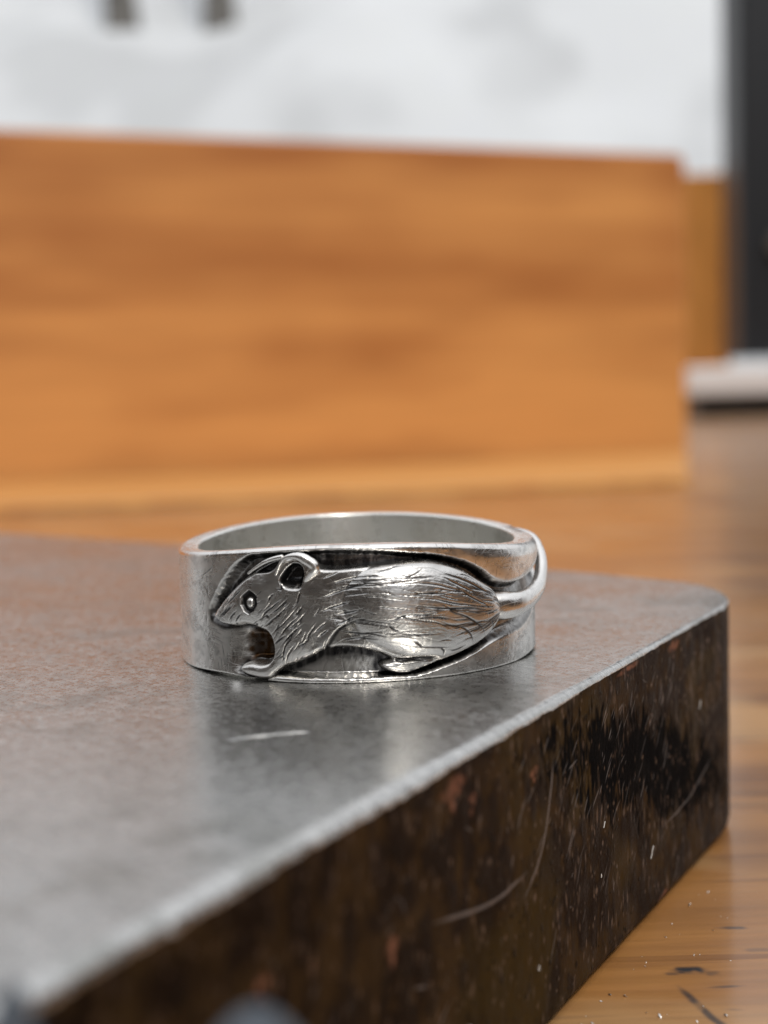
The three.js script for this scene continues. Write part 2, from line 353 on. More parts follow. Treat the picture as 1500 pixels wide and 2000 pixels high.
// ---------------------------------------------------------------- dark instrument at the right
{
  const dev = group('dark_instrument', 'black upright instrument on a silver base at the right edge', 'instrument', 308, BENCH, -1166);
  const dark = new THREE.MeshPhysicalMaterial({ color: new THREE.Color().setRGB(0.01, 0.0115, 0.014), roughness: 0.38 });
  const silverM = new THREE.MeshStandardMaterial({ color: new THREE.Color().setRGB(0.88, 0.87, 0.87), metalness: 0.6, roughness: 0.5 });
  const rbox = (w, h, d, r) => {
    const s = new THREE.Shape(); const x = w / 2 - r, z = d / 2 - r;
    s.absarc(x, z, r, 0, Math.PI / 2); s.absarc(-x, z, r, Math.PI / 2, Math.PI); s.absarc(-x, -z, r, Math.PI, 1.5 * Math.PI); s.absarc(x, -z, r, 1.5 * Math.PI, 2 * Math.PI);
    const g = new THREE.ExtrudeGeometry(s, { depth: h - 4, bevelSize: 2, bevelThickness: 2, bevelOffset: -2, bevelSegments: 3, curveSegments: 10 });
    g.rotateX(-Math.PI / 2); g.translate(0, 2, 0); g.scale(MM, MM, MM);
    return g;
  };
  mesh('casing', rbox(240, 430, 70, 8).translate(0.12, 0.0495, -0.02), dark, dev);
  mesh('base_plate', rbox(320, 23, 150, 10).translate(0.105, 0.0192, -0.025), silverM, dev);
  mesh('plinth', rbox(300, 19, 130, 8).translate(0.108, 0, -0.025), dark, dev);
  const knob = mesh('knob', new THREE.LatheGeometry([[0, 0], [11, 0], [12, 1], [12, 9], [10.5, 11], [0, 11.5]].map(([x, y]) => new THREE.Vector2(x * MM, y * MM)), 28).rotateX(Math.PI / 2), new THREE.MeshStandardMaterial({ color: new THREE.Color().setRGB(0.09, 0.08, 0.065), roughness: 0.4 }), dev);
  knob.position.set(0.036, 0.144, 0.0152);
}

// ---------------------------------------------------------------- steel bench block
{
  const block = group('steel_block', 'worn steel bench block with a bright top face and dark scaled sides', 'bench block');
  // outline of the top, seen from above (x, z), the corner by the ring rounded
  const raw = [[-27.3, 84], [-7.7, 48.1], [23.3, -10.4], [24.5, -12.7], [25.35, -15.2], [25.75, -18], [25.6, -20.6], [25.0, -22.9], [23.9, -24.9], [14.6, -34.4], [-41.7, -79.5], [-58, -93], [-62, -94], [-66, -92], [-116, -12], [-117, -8], [-115, -4], [-35, 88], [-31, 88.5]];
  const c = new THREE.CatmullRomCurve3(raw.map(([x, z]) => new THREE.Vector3(x, 0, z)), true, 'catmullrom', 0.12);
  const P = []; let acc = 0;
  { // resample: fine along the front edge and corner, coarse elsewhere
    const pts = c.getPoints(6000);
    let last = null, since = 0;
    for (const q of pts.slice(0, -1)) {
      if (last) since += q.distanceTo(last);
      last = q;
      const fine = q.x > -14 && q.z > -40 && q.z < 60;
      if (!P.length || since >= (fine ? 0.16 : 1.5)) { acc += P.length ? since : 0; P.push({ x: q.x, z: q.z, s: acc }); since = 0; }
    }
  }
  const N = P.length;
  P.forEach((p, i) => { const a = P[(i + N - 1) % N], b = P[(i + 1) % N], dx = b.x - a.x, dz = b.z - a.z, l = Math.hypot(dx, dz); p.nx = -dz / l; p.nz = dx / l; });
  if (P.some((p) => p.x > 20 && p.z > -12 && p.nx < 0)) P.forEach((p) => { p.nx *= -1; p.nz *= -1; });
  // width of the worn edge wanders, with a few chips
  P.forEach((p) => { p.e = (0.2 + 0.42 * sm(-12, 42, p.z)) * (0.7 + 0.6 * fbm(p.s * 0.6, 3.3, 7, 4)) * (0.93 + 0.14 * noise(p.s * 1.3, 5.5, 13)) + 0.12 * sm(0.7, 0.95, noise(p.s * 1.7, 8.2, 17)) * noise(p.s * 6, 1, 3); });
  const off = (p, inset, y) => [p.x - p.nx * inset, y, p.z - p.nz * inset];
  // tone of the polished top
  const T = 60, line = new Raster(-T / 2, -T / 2, T / 2, T / 2, 0.03), pit = new Raster(-T / 2, -T / 2, T / 2, T / 2, 0.03);
  line.line(smooth([[-5.4, 21.8], [-3.7, 21.15], [-2, 20.6]], 12), 0.1, 1, 0.25);
  for (let k = 0; k < 900; k++) {
    const x = -30 + 60 * rnd(), z = -30 + 60 * rnd(), a = rnd() < 0.7 ? 0.85 + (rnd() - 0.5) * 0.35 : rnd() * 6.3, l = 1.5 + rnd() * rnd() * 9;
    line.line([[x, z], [x + l * Math.cos(a), z + l * Math.sin(a)]], 0.032 + 0.02 * rnd(), 0.12 + 0.35 * rnd() * rnd());
  }
  for (let k = 0; k < 520; k++) { const x = -30 + 60 * rnd(), z = -30 + 60 * rnd(), a = rnd() * 3; pit.line([[x, z], [x + 0.2 * Math.cos(a), z + 0.1 * Math.sin(a)]], 0.05 + 0.08 * rnd(), 0.4 + 0.6 * rnd(), 0); }
  const [topMap, topRough, topBump] = textures(2048, 2048, (u, v) => {
    const x = u * T - T / 2, z = v * T - T / 2;
    const blot = fbm(u * 30, v * 30, 201, 4, 30, 30), big = fbm(u * 7, v * 7, 207, 2, 7, 7), l = line.at(x, z), p = pit.at(x, z);
    const grain = noise((x * 0.66 + z * 0.75) * 0.7, (-x * 0.75 + z * 0.66) * 15, 213), fine = noise(u * 700, v * 700, 219, 700, 700), mid = noise(u * 210, v * 210, 223, 210, 210);
    const stain = sm(0.48, 0.66, blot) * (0.35 + 0.65 * sm(0.4, 0.65, big)), k = (0.48 + 0.16 * (grain - 0.5) + 0.12 * (fine - 0.5) + 0.12 * (mid - 0.5) + 0.24 * l - 0.3 * p) * (1 - 0.26 * stain);
    return [[k, k * 0.992, k * lerp(0.965, 0.945, stain)],
      0.275 + 0.07 * (blot - 0.42) + 0.1 * (big - 0.5) + 0.14 * (fine - 0.5) + 0.1 * (mid - 0.5) + 0.1 * p,
      0.55 + 0.2 * (grain - 0.5) + 0.2 * (fine - 0.5) + 0.3 * (mid - 0.5) + 0.06 * (blot - 0.5) - 0.35 * l - 0.45 * p];
  });
  const topMat = new THREE.MeshStandardMaterial({ map: topMap, metalness: 1, roughness: 1, roughnessMap: topRough, bumpMap: topBump, bumpScale: 0.000014 });
  { // top face, planar
    const sh = P.map((p) => { const q = off(p, p.e, 0); return new THREE.Vector2(q[0], q[2]); });
    const tri = THREE.ShapeUtils.triangulateShape(sh, []), pos = [], uv = [], nor = [];
    for (const q of sh) { pos.push(q.x * MM, 0, q.y * MM); uv.push((q.x + T / 2) / T, (q.y + T / 2) / T); nor.push(0, 1, 0); }
    const g = new THREE.BufferGeometry();
    g.setAttribute('position', new THREE.Float32BufferAttribute(pos, 3)); g.setAttribute('uv', new THREE.Float32BufferAttribute(uv, 2)); g.setAttribute('normal', new THREE.Float32BufferAttribute(nor, 3));
    const [a, b, d] = tri[0].map((i) => sh[i]);
    const up = (b.y - a.y) * (d.x - a.x) - (b.x - a.x) * (d.y - a.y) > 0;
    g.setIndex(tri.flatMap((t) => (up ? t : [t[0], t[2], t[1]])));
    mesh('top_face', g, topMat, block);
  }
  { // the long fresh scratch before the ring, its burr standing a little proud
    const c2 = new THREE.CatmullRomCurve3([[-5.5, 21.85], [-4.7, 21.4], [-3.7, 21.1], [-2.8, 20.8], [-1.9, 20.6]].map(([x, z], i) => new THREE.Vector3(x * MM, (i === 0 || i === 4 ? -0.03 : 0.012) * MM, z * MM)));
    mesh('scratch', new THREE.TubeGeometry(c2, 40, 0.042 * MM, 10), new THREE.MeshStandardMaterial({ color: new THREE.Color().setRGB(0.56, 0.56, 0.55), metalness: 1, roughness: 0.3 }), block);
  }
  { // worn edge, colour lifted above the top face to paint in its highlight
    const K = 9;
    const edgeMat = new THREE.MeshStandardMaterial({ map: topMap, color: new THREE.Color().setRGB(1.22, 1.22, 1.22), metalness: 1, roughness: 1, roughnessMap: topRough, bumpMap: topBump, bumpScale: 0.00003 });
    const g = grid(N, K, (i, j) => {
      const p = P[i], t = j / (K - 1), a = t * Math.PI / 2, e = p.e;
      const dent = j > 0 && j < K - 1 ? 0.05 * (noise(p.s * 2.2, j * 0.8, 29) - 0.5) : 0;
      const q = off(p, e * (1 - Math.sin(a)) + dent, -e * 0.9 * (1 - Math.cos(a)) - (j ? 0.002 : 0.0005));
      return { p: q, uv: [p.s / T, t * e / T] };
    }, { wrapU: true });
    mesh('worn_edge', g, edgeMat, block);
  }
  { // sides under dark scale
    const W = 94, sc = new Raster(0, -16.5, W, 0, 0.035), fl = new Raster(0, -16.5, W, 0, 0.035), rust = new Raster(0, -16.5, W, 0, 0.035);
    const s0 = P.reduce((m, p) => (p.z > 46 && p.z < 60 && p.x > -20 && p.x < 0 ? Math.min(m, p.s) : m), 1e9);
    P.s0 = s0;
    const sAt = (x, z) => P.reduce((m, p) => { const d = Math.hypot(p.x - x, p.z - z); return d < m[0] ? [d, p.s] : m; }, [1e9, 0])[1] - s0;
    const sc_ = sAt(23.3, -10.4);
    for (let k = 0; k < 1700; k++) { const x = rnd() * W, y = -16 * rnd(), l = 0.2 + 1.1 * rnd() * rnd(), a = -Math.PI / 2 + (rnd() - 0.5) * 0.5; fl.line([[x, y], [x + l * Math.cos(a), y + l * Math.sin(a)]], 0.08 + 0.24 * rnd() * rnd(), 0.3 + 0.7 * rnd() * rnd(), 0.4); }
    const pits = new Raster(0, -16.5, W, 0, 0.035);
    for (let k = 0; k < 1180; k++) { const x = rnd() * W, y = -16 * rnd(), l = 0.15 + 0.8 * rnd() * rnd(), a = -Math.PI / 2 + (rnd() - 0.5) * 0.9; pits.line([[x, y], [x + l * Math.cos(a), y + l * Math.sin(a)]], 0.12 + 0.3 * rnd() * rnd(), 0.5 + 0.5 * rnd(), 0.4); }
    for (let k = 0; k < 190; k++) { const x = rnd() * W, y = -16 * rnd(), l = 0.3 + 2.2 * rnd() * rnd(), a = rnd() < 0.7 ? 0.85 + (rnd() - 0.5) * 0.5 : rnd() * 3; sc.line([[x, y], [x + l * Math.cos(a), y + l * Math.sin(a)]], 0.035 + 0.05 * rnd(), 0.25 + 0.5 * rnd(), 0.3); }
    for (let k = 0; k < 70; k++) { const x = sc_ - 36 + 26 * rnd(), y = -2 - 7 * rnd(), l = 0.5 + 1.4 * rnd(), a = 0.75 + (rnd() - 0.5) * 0.5; sc.line([[x, y], [x + l * Math.cos(a), y + l * Math.sin(a)]], 0.04 + 0.05 * rnd(), 0.3 + 0.5 * rnd(), 0.3); }
    sc.line(smooth([[sc_ - 29.5, -2.8], [sc_ - 30, -4.5], [sc_ - 31.2, -6.8], [sc_ - 33.2, -8.4]], 30), 0.12, 1, 0.15);
    sc.line(smooth([[sc_ - 33, -7.3], [sc_ - 37, -7.4], [sc_ - 43, -6.3]], 20), 0.13, 0.8, 0.2);
    sc.line(smooth([[sc_ - 0.5, -9.4], [sc_ - 6, -10.8], [sc_ - 12, -11.2]], 16), 0.09, 0.7, 0.2);
    for (const [x, y, w, l] of [[-42, -1.4, 0.6, 2.4], [-39.5, -2.4, 0.4, 1], [-32.5, -2.9, 0.3, 1.1], [-10.5, -0.8, 0.45, 2.2], [-20, -0.6, 0.22, 4], [-13, -15.4, 0.3, 2], [-47, -6, 0.5, 1], [-52, -9, 0.5, 1.2], [-56, -4, 0.4, 1]]) { rust.line([[sc_ + x, y], [sc_ + x + l, y + 0.15]], w, 0.9, 0.3); rust.line([[sc_ + x + 0.4 * l, y - 0.1], [sc_ + x + 0.5 * l, y - 1.6 * w]], 0.6 * w, 0.8, 0.3); }
    const mixc = (a, b, t) => a.map((q, k) => lerp(q, b[k], clamp(t)));
    const [sideMap, sideRough, sideBump] = textures(2048, 512, (u, v) => {
      const x = u * W, y = v * 16.5 - 16.5, a = fbm(u * 40, v * 9, 301, 4, 40, 9), b = fbm(u * 150, v * 14, 307, 3, 150, 14), f = noise(u * 900, v * 200, 313, 900, 200), s = sc.at(x, y), F = fl.at(x, y), X = x - sc_, bl = sm(-0.15, 0.35, 1.1 - Math.hypot((X + 13.5) / 15, (y + 10.8 + 0.27 * X) / 2.5) + 1.5 * (fbm(x * 1.3, y * 0.6, 341, 4) - 0.5) + 0.9 * (fbm(x * 5, y * 1.5, 347, 2) - 0.5));
      let c = mixc([0.016, 0.0085, 0.005], [0.06, 0.033, 0.013], sm(0.42, 0.68, 0.6 * a + 0.4 * b));
      c = mixc(c, [0.07, 0.042, 0.01], 0.6 * sm(0.52, 0.7, fbm(u * 14, v * 3, 317, 3, 14, 3)));
      c = mixc(c, [0.004, 0.004, 0.0045], bl);
      c = mixc(c, [0.005, 0.004, 0.0035], 0.9 * pits.at(x, y));
      c = mixc(c, [0.22, 0.145, 0.1], 0.9 * F);
      c = mixc(c, [0.36, 0.16, 0.1], rust.at(x, y) * sm(0.3, 0.6, 0.5 * b + 0.5 * fbm(x * 4, y * 4, 353, 3)));
      c = mixc(c, [0.32, 0.29, 0.28], 0.8 * s).map((k) => 0.8 * k * (0.75 + 0.5 * f));
      return [c, [0.5 + 0.35 * (b - 0.5) + 0.2 * (f - 0.5) - 0.16 * F - 0.15 * s + 0.3 * bl, clamp(0.75 * F + 0.7 * s - 0.3 * bl)], 0.5 + 0.5 * (b - 0.5) + 0.3 * (a - 0.5) + 0.15 * (f - 0.5) + 0.25 * F - 0.2 * s - 0.5 * pits.at(x, y)];
    });
    const sideMat = new THREE.MeshPhysicalMaterial({ map: sideMap, specularIntensity: 0.08, metalness: 1, metalnessMap: sideRough, roughness: 1, roughnessMap: sideRough, bumpMap: sideBump, bumpScale: 0.00006 });
    const K = 60;
    const g = grid(N + 1, K, (i, j) => {
      const p = P[i % N], t = j / (K - 1), y0 = -p.e * 0.9 - 0.002, y = lerp(y0, -15.98, t), s = (i === N ? acc : p.s) - s0;
      const b = 0.5 * sm(-15.3, -15.98, y), d = j ? 0.09 * (fbm(s * 0.9, y * 0.35, 331, 4) - 0.5) * sm(0, 0.05, t) : 0;
      return { p: off(p, b + d, y), uv: [s / W, (y + 16.5) / 16.5] };
    });
    mesh('side_face', g, sideMat, block);
  }
}

// ---------------------------------------------------------------- silver ring
{
  const RO = 10.3, RI = 9.15;
  const RAT = smooth(OUT.RAT, 420, true), HOLE = smooth(OUT.HOLE.map(([x, y]) => (x < -6.2 ? [x - 0.8, y] : [x, y])), 60, true), EARHOLE = smooth(OUT.EARHOLE, 60, true), FARHOLE = smooth(OUT.FARHOLE, 50, true), EYEG = OUT.EYEG;
  const CREASE = smooth(OUT.CREASE, 40), FOOT = smooth(OUT.HINDFOOT, 24);
  const RECESS = smooth([[20, 6.6], [17.6, 6.55], [16.2, 6.2], ...OUT.RECESS.slice(0, 19), [-8.95, 2.9], [-8.7, 2.1], [-8.1, 1.2], [-7.4, 0.65], [-6.9, 0.36], ...OUT.RECESS.slice(25), [17, 4.6], [20, 5.6]].map(([x, y]) => [x, x > -4.6 && x < 2.6 && y < 0.28 ? 0.28 : y]), 300, true);
  const height = (s) => 7.2 - 0.82 * sm(1, 14, Math.abs(s)) + 0.78 * sm(13, 31, Math.abs(s));
  const foot = (s) => 0.15 * Math.exp(-(((s + 8) / 2.6) ** 2)) + 0.13 * Math.exp(-(((s - 13.5) / 2.2) ** 2));   // the foot is filed a little uneven
  const SILVER = [0.84, 0.82, 0.79], BLACK = [0.035, 0.034, 0.036], BROWN = [0.06, 0.03, 0.012];
  const mix = (a, b, t) => a.map((q, k) => lerp(q, b[k], clamp(t)));

  // engraved fur: hand-placed strokes, then finer ones that follow the coat
  const fur = new Raster(-9.4, 0, 9.4, 7.2, 0.016), tone = new Raster(-9.4, 0, 9.4, 7.2, 0.016);
  const burr = new Raster(-9.4, 0, 9.4, 7.2, 0.02);
  const stroke = (pts, w, d, dark) => { fur.line(pts, w, d * 0.65); burr.line(pts, w * 2, d * 0.06); tone.line(pts, w * 1.3, dark); };
  for (const st of STROKES) { const p = st.length > 2 ? smooth(st, 20) : st; const jit = p.map(([x, y]) => [x + 0.02 * (rnd() - 0.5), y + 0.02 * (rnd() - 0.5)]); stroke(jit, 0.055 + 0.025 * rnd(), 0.075, 0.95); }
  const top = [[-1.9, 5.8], [1, 6.1], [4, 6.05], [6, 5.3], [8, 4.2], [8.6, 3.4]], bot = [[-1.7, 2.2], [0.4, 1.95], [3, 1.5], [5, 1.2], [7, 1.9], [8.5, 2.9]];
  const pick = (a, x) => { for (let i = 1; i < a.length; i++) if (x <= a[i][0] || i === a.length - 1) return lerp(a[i - 1][1], a[i][1], clamp((x - a[i - 1][0]) / (a[i][0] - a[i - 1][0]))); };
  const coat = (u, t) => { const x = lerp(-1.8, 8.5, u); return [x, lerp(pick(top, x), pick(bot, x), t) + 0.25 * Math.sin(u * 3.1) * (0.5 - t)]; };
  for (let k = 0; k < 270; k++) {
    const u0 = rnd() * 0.93, t0 = 0.06 + 0.86 * rnd(), l = 0.08 + 0.2 * rnd() * (0.4 + rnd()), dt = (rnd() - 0.5) * (rnd() < 0.12 ? 0.24 : 0.09), bend = (rnd() - 0.5) * 0.05, p = [];
    for (let q = 0; q <= 8; q++) { const f = q / 8; p.push(coat(Math.min(0.985, u0 + l * f), clamp(t0 + dt * f + bend * Math.sin(f * 3.14), 0.03, 0.97))); }
    const strong = rnd() < 0.3 + 0.3 * u0;
    stroke(p, strong ? 0.03 + 0.016 * rnd() : 0.018 + 0.01 * rnd(), strong ? 0.055 : 0.018, strong ? 0.9 : 0.35 + 0.3 * rnd());
  }
  for (let k = 0; k < 120; k++) { // neck, cheek and shoulder
    const x = -5 + 3.6 * rnd(), y = 1.3 + 3.3 * rnd(), a = -2.25 + (rnd() - 0.5) * 0.4 + 0.12 * (x + 3), l = 0.25 + 0.75 * rnd();
    const strong = rnd() < 0.3;
    stroke([[x, y], [x + l * 0.5 * Math.cos(a + 0.1), y + l * 0.5 * Math.sin(a + 0.1)], [x + l * Math.cos(a), y + l * Math.sin(a)]], strong ? 0.045 : 0.022, strong ? 0.055 : 0.02, strong ? 0.85 : 0.4);
  }
  for (let k = 0; k < 34; k++) { // muzzle and brow
    const x = -8 + 3.2 * rnd(), y = 3.0 + 1.9 * rnd(), a = -2.35 + (rnd() - 0.5) * 0.4, l = 0.2 + 0.5 * rnd();
    if (Math.hypot(x + 5.74, y - 4.17) < 0.75) continue;
    stroke([[x, y], [x + l * Math.cos(a), y + l * Math.sin(a)]], 0.026 + 0.015 * rnd(), 0.03, 0.5 + 0.4 * rnd());
  }
  // random fine tool marks on the band
  const marks = new Raster(-20, 0, 20, 7.3, 0.025);
  for (let k = 0; k < 420; k++) { const x = -18 + 36 * rnd(), y = 7 * rnd(), a = rnd() < 0.6 ? 1.57 + (rnd() - 0.5) * 0.5 : rnd() * 3.14, l = 0.2 + 1.2 * rnd() * rnd(); marks.line([[x, y], [x + l * Math.cos(a), y + l * Math.sin(a)]], 0.03 + 0.02 * rnd(), 0.2 + 0.5 * rnd()); }
  marks.line([[-9.9, 5.2], [-9.2, 5.5], [-8.3, 6]], 0.05, 1); marks.line([[-9.6, 4.8], [-9.2, 4.55], [-9.1, 4.2], [-8.8, 4.0]], 0.05, 0.9);
  for (let k = 0; k < 14; k++) { const x = -8.6 + 1.6 * rnd(), y = 0.7 + 1.2 * rnd(); marks.line([[x, y], [x + 0.08, y - 0.5 - 0.4 * rnd()]], 0.04, 0.8); marks.line([[x - 1, y + 1], [x - 0.3, y + 0.85]], 0.035, 0.6); }

  // the band: height of its outer face over radius RO, and how black it is
  function band(s, y) {
    const H = height(s), jag = (s > 7 ? 0.015 : 0.05) * (noise(s * 6, y * 6, 3) - 0.5);
    const d = Math.abs(s) < 21 ? sdf(RECESS, s, y) + jag : -9;
    const right = sm(6, 11, s) * sm(4.6, 3.2, y);                       // the cove under the rump is shallow
    const depth = lerp(0.6, 0.3, right);
    const soft = sm(-5.6, -6.8, s), low = soft * sm(3.1, 2.6, y), ramp = lerp(1, sm(-7.9, -6.1, s), sm(3.7, 2.6, y));
    let h = -depth * ramp * sm(-0.1 - 0.25 * low, lerp(0.26, 0.7, Math.max(right, 0.5 * soft)) + 0.2 * low, d), m = 0;
    // swelling rim above the tail
    const sw = sm(4.5, 9, s) * sm(22, 15, s);
    if (sw > 0 && d < 0 && y > 4) { const t = clamp(-d / 0.75); h += sw * 0.24 * Math.sqrt(Math.max(0, 1 - (1 - t) ** 2)) * sm(H + 0.25, H - 0.75, y); }
    if (d > -0.06) {
      const wall = (1 - 0.7 * soft) * sm(-0.05, 0.1, d) * (1 - 0.55 * sm(0.15, 0.55, d)), near = Math.abs(s) < 10 ? sm(lerp(0.75, 0.3, low), lerp(0.2, 0.04, low), -sdf(RAT, s, y)) : 0;
      const floorTone = 0.55 + 0.5 * (fbm(s * 1.1, y * 2.2, 77, 3) - 0.3) + 0.25 * sm(5.6, 6.6, y);
      const bare = sm(-5, -3.6, s) * sm(3.2, 1.6, s) * sm(1.5, 0.9, y);   // worn floor under the belly
      m = sm(-0.05, 0.06, d) * clamp(Math.max(wall, 0.95 * near, floorTone) * (1 - 0.6 * bare * (1 - near)) * (1 - 0.35 * right) * (1 - 0.55 * low * (1 - near)));
      if (low > 0) m = Math.max(m, 0.9 * low * near * sm(-8.9, -8.5, s));  // shadow under the jaw, painted into the band as black tint
      m *= (0.8 + 0.4 * fbm(s * 7, y * 2.6, 8, 3)) * lerp(1, Math.max(ramp, 0.9 * near), sm(-4.4, -5, s));
    }
    let col = mix(SILVER, BLACK, m);
    if (s > -8.6 && s < -4) {
      const q = sdf(HOLE, s, y);
      if (q > -0.7) { const e = sm(-7.0, -5.7, s) * sm(0.6, 1.3, y); h -= 0.42 * e * sm(-0.3, 0.25, q); col = mix(col, BROWN, sm(-6.9, -6.2, s + 0.4 * (noise(s * 4, y * 4, 93) - 0.5)) * sm(-0.2, 0.1, q) * (0.75 + 0.4 * noise(s * 5, y * 5, 91))); }
    }
    const k = marks.at(s, y);
    h -= 0.012 * k;
    h += 0.025 * (fbm(s * 0.9, y * 0.9, 19, 3) - 0.5) + 0.012 * (fbm(s * 7, y * 7, 21, 2) - 0.5);
    col = mix(col, BLACK, Math.max(0.75 * k, 0.3 * sm(0.5, 0.72, fbm(s * 1.3 + 9, y * 2.1, 29, 4)) * (0.4 + noise(s * 9, y * 9, 31))));
    return [h, col];
  }
  const tile = 8, wear = new Raster(0, 0, tile, tile, tile / 1024);
  for (let k = 0; k < 700; k++) { const x = rnd() * tile, y = rnd() * tile, a = rnd() < 0.55 ? (rnd() - 0.5) * 0.5 : rnd() * 3.14, l = 0.3 + 2 * rnd() * rnd(); wear.line([[x, y], [x + l * Math.cos(a), y + l * Math.sin(a)]], 0.012 + 0.016 * rnd(), 0.3 + 0.7 * rnd()); }
  const ringRough = texture(1024, 1024, (u, v) => { const r = 0.19 + 0.16 * fbm(u * 8, v * 8, 401, 4, 8, 8) + 0.16 * wear.at(u * tile, v * tile); return [r, r, r]; });
  const ringBump = texture(1024, 1024, (u, v) => { const b = 0.6 - 0.4 * wear.at(u * tile, v * tile) + 0.35 * (fbm(u * 40, v * 40, 411, 3, 40, 40) - 0.5); return [b, b, b]; });
  const silver = new THREE.MeshStandardMaterial({ vertexColors: true, metalness: 1, roughness: 1, roughnessMap: ringRough, bumpMap: ringBump, bumpScale: 0.000006 });

  const ring = group('silver_ring', 'silver band ring with a crouching rat in relief, on the steel block', 'ring');
  const at = (s, y, r) => [r * Math.sin(s / RO), y, r * Math.cos(s / RO)];
  const arcs = []; // fine where the camera sees the front, coarser behind
  { const half = Math.PI * RO; let s = -half; while (s < half - 1e-6) { arcs.push(s); s += Math.abs(s) < 10.5 ? 0.042 : Math.abs(s) < 18.5 ? 0.07 : 0.25; } }
  const rows = [];
  for (let j = 0; j <= 6; j++) { const a = (j / 6) * Math.PI / 2; rows.push({ o: -0.14 * (1 - Math.sin(a)), y: 0.14 * (1 - Math.cos(a)), t: 0 }); }
  const NO = 165; for (let j = 1; j <= NO; j++) rows.push({ o: 0, f: j / (NO + 1), t: 1 });
  for (let j = 0; j <= 10; j++) { const a = (j / 10) * Math.PI / 2; rows.push({ o: -0.26 * (1 - Math.cos(a)), k: 0.26 * Math.sin(a) - 0.26, t: 2 }); }
  for (let j = 0; j <= 6; j++) { const a = (j / 6) * Math.PI / 2; rows.push({ i: 0.12 * (1 - Math.sin(a)), k: 0.12 * Math.cos(a) - 0.12, t: 3 }); }
  for (let j = 1; j < 14; j++) rows.push({ i: 0, g: 1 - j / 14, t: 4 });
  for (let j = 0; j <= 5; j++) { const a = (j / 5) * Math.PI / 2; rows.push({ i: 0.12 * (1 - Math.cos(a)), y: 0.12 * (1 - Math.sin(a)), t: 5 }); }
  rows.push({ ...rows[0] });
  const bandGeo = grid(arcs.length, rows.length, (i, j) => {
    const s = arcs[i], H = height(s), r = rows[j];
    let y = (r.y ?? 0) + foot(s), R, col = [0.93, 0.92, 0.88];
    if (r.t === 1) y = lerp(0.14 + foot(s), H - 0.26, r.f);
    if (r.k !== undefined) y = H + r.k;
    if (r.t === 4) y = lerp(0.12 + foot(s), H - 0.12, r.g);
    if (r.i !== undefined) R = RI + r.i + 0.025 * noise(s * 0.5 + 40, 0.5, 95) + 0.012 * noise(s * 2.6 + 90, y * 0.1, 96);
    else { const hb = band(s, clamp(y, 0.02, H - 0.02)), h = hb[0], c = hb[1]; R = RO + h * (r.t === 2 ? 1 - (j - NO - 7) / 14 : 1) + r.o; col = c; }
    return { p: at(s, y, R), c: col, uv: [s / tile, (y + (r.i !== undefined ? 3 : 0)) / tile] };
  }, { wrapU: true });
  mesh('band', bandGeo, silver, ring);

  // the rat: one continuous raised figure, its skirt sunk in the band
  const ST = 0.034, X0 = -8.95, Y0 = 0.02, NX = Math.ceil(17.9 / ST), NY = Math.ceil(6.85 / ST);
  const D = new Float32Array(NX * NY);
  for (let j = 0; j < NY; j++) for (let i = 0; i < NX; i++) D[j * NX + i] = sdf(RAT, X0 + i * ST, Y0 + j * ST);
  const round = (t) => Math.sqrt(Math.max(0, 1 - (1 - clamp(t)) ** 2));
  const ellipse = (x, y, cx, cy, rx, ry, a) => { const c = Math.cos(a), s = Math.sin(a), u = ((x - cx) * c + (y - cy) * s) / rx, v = (-(x - cx) * s + (y - cy) * c) / ry; return Math.max(0, 1 - u * u - v * v); };
  function ratAt(s, y, d) {
    let h = -0.56 + 0.5 * round(d / 0.3) + 0.26 * round((d - 0.1) / 1.5), m = 0;
    h += 0.8 * Math.pow(ellipse(s, y, 4.3, 3.7, 4.9, 2.75, -0.15), 0.75) + 0.1 * ellipse(s, y, -5.9, 3.9, 2.2, 1.3, 0.75) + 0.12 * ellipse(s, y, -2.6, 3, 2.4, 2.2, 0.9);
    m = 0.75 * sm(0.06, -0.04, d);
    { // the shoulder and fore leg lie over the flank
      const [q, t, side] = segDist(CREASE, s, y, false), on = sm(0, 0.3, t);
      const flank = side > 0 ? 1 : -1;
      if (flank * CREASE_SIDE > 0) { h -= 0.5 * on * sm(1.5, 0.02, q); m = Math.max(m, on * sm(0.26, 0.1, q) * 0.95); }
      else h += 0.14 * on * sm(0.6, 0.08, q) - 0.05 * on * sm(0.08, 0, q);
    }
    { const [q, t] = segDist(FOOT, s, y, false), on = sm(0, 0.12, t) * sm(0, 0.25, 1 - t); h -= 0.2 * on * sm(0.2, 0.02, q); m = Math.max(m, 0.95 * on * sm(0.13, 0.05, q)); }
    if (s < -2) {
      const e = sdf(EARHOLE, s, y), f = sdf(FARHOLE, s, y), g = sdf(EYEG, s, y), iris = 1 - Math.hypot((s + 5.72) / 0.29, (y - 4.15) / 0.35);
      h -= 0.6 * sm(-0.06, 0.25, e) * sm(4.75, 5.6, y) + 0.32 * sm(-0.05, 0.15, f);
      m = Math.max(m, 0.97 * sm(-0.08, 0.06, e) * sm(4.85, 5.3, y + 0.25 * (noise(s * 6, y * 6, 15) - 0.5)), 0.97 * sm(-0.05, 0.05, f));
      h -= 0.22 * sm(-0.03, 0.08, g);
      if (iris < 0.12) m = Math.max(m, 0.98 * sm(-0.03, 0.05, g));
    }
    h += burr.at(s, y) - fur.at(s, y);
    m = Math.max(m, tone.at(s, y));
    h += 0.03 * (fbm(s * 1.2, y * 1.6, 37, 2) - 0.5) + 0.012 * (fbm(s * 9, y * 9, 39, 2) - 0.5);
    const flat = 0.12 + 0.3 * fbm(s * 2.5, y * 4.5, 61, 3) * sm(0.3, 0.6, fbm(s * 0.7, y * 0.9, 67, 2));
    return [h, mix(SILVER, BLACK, Math.max(m, flat))];
  }
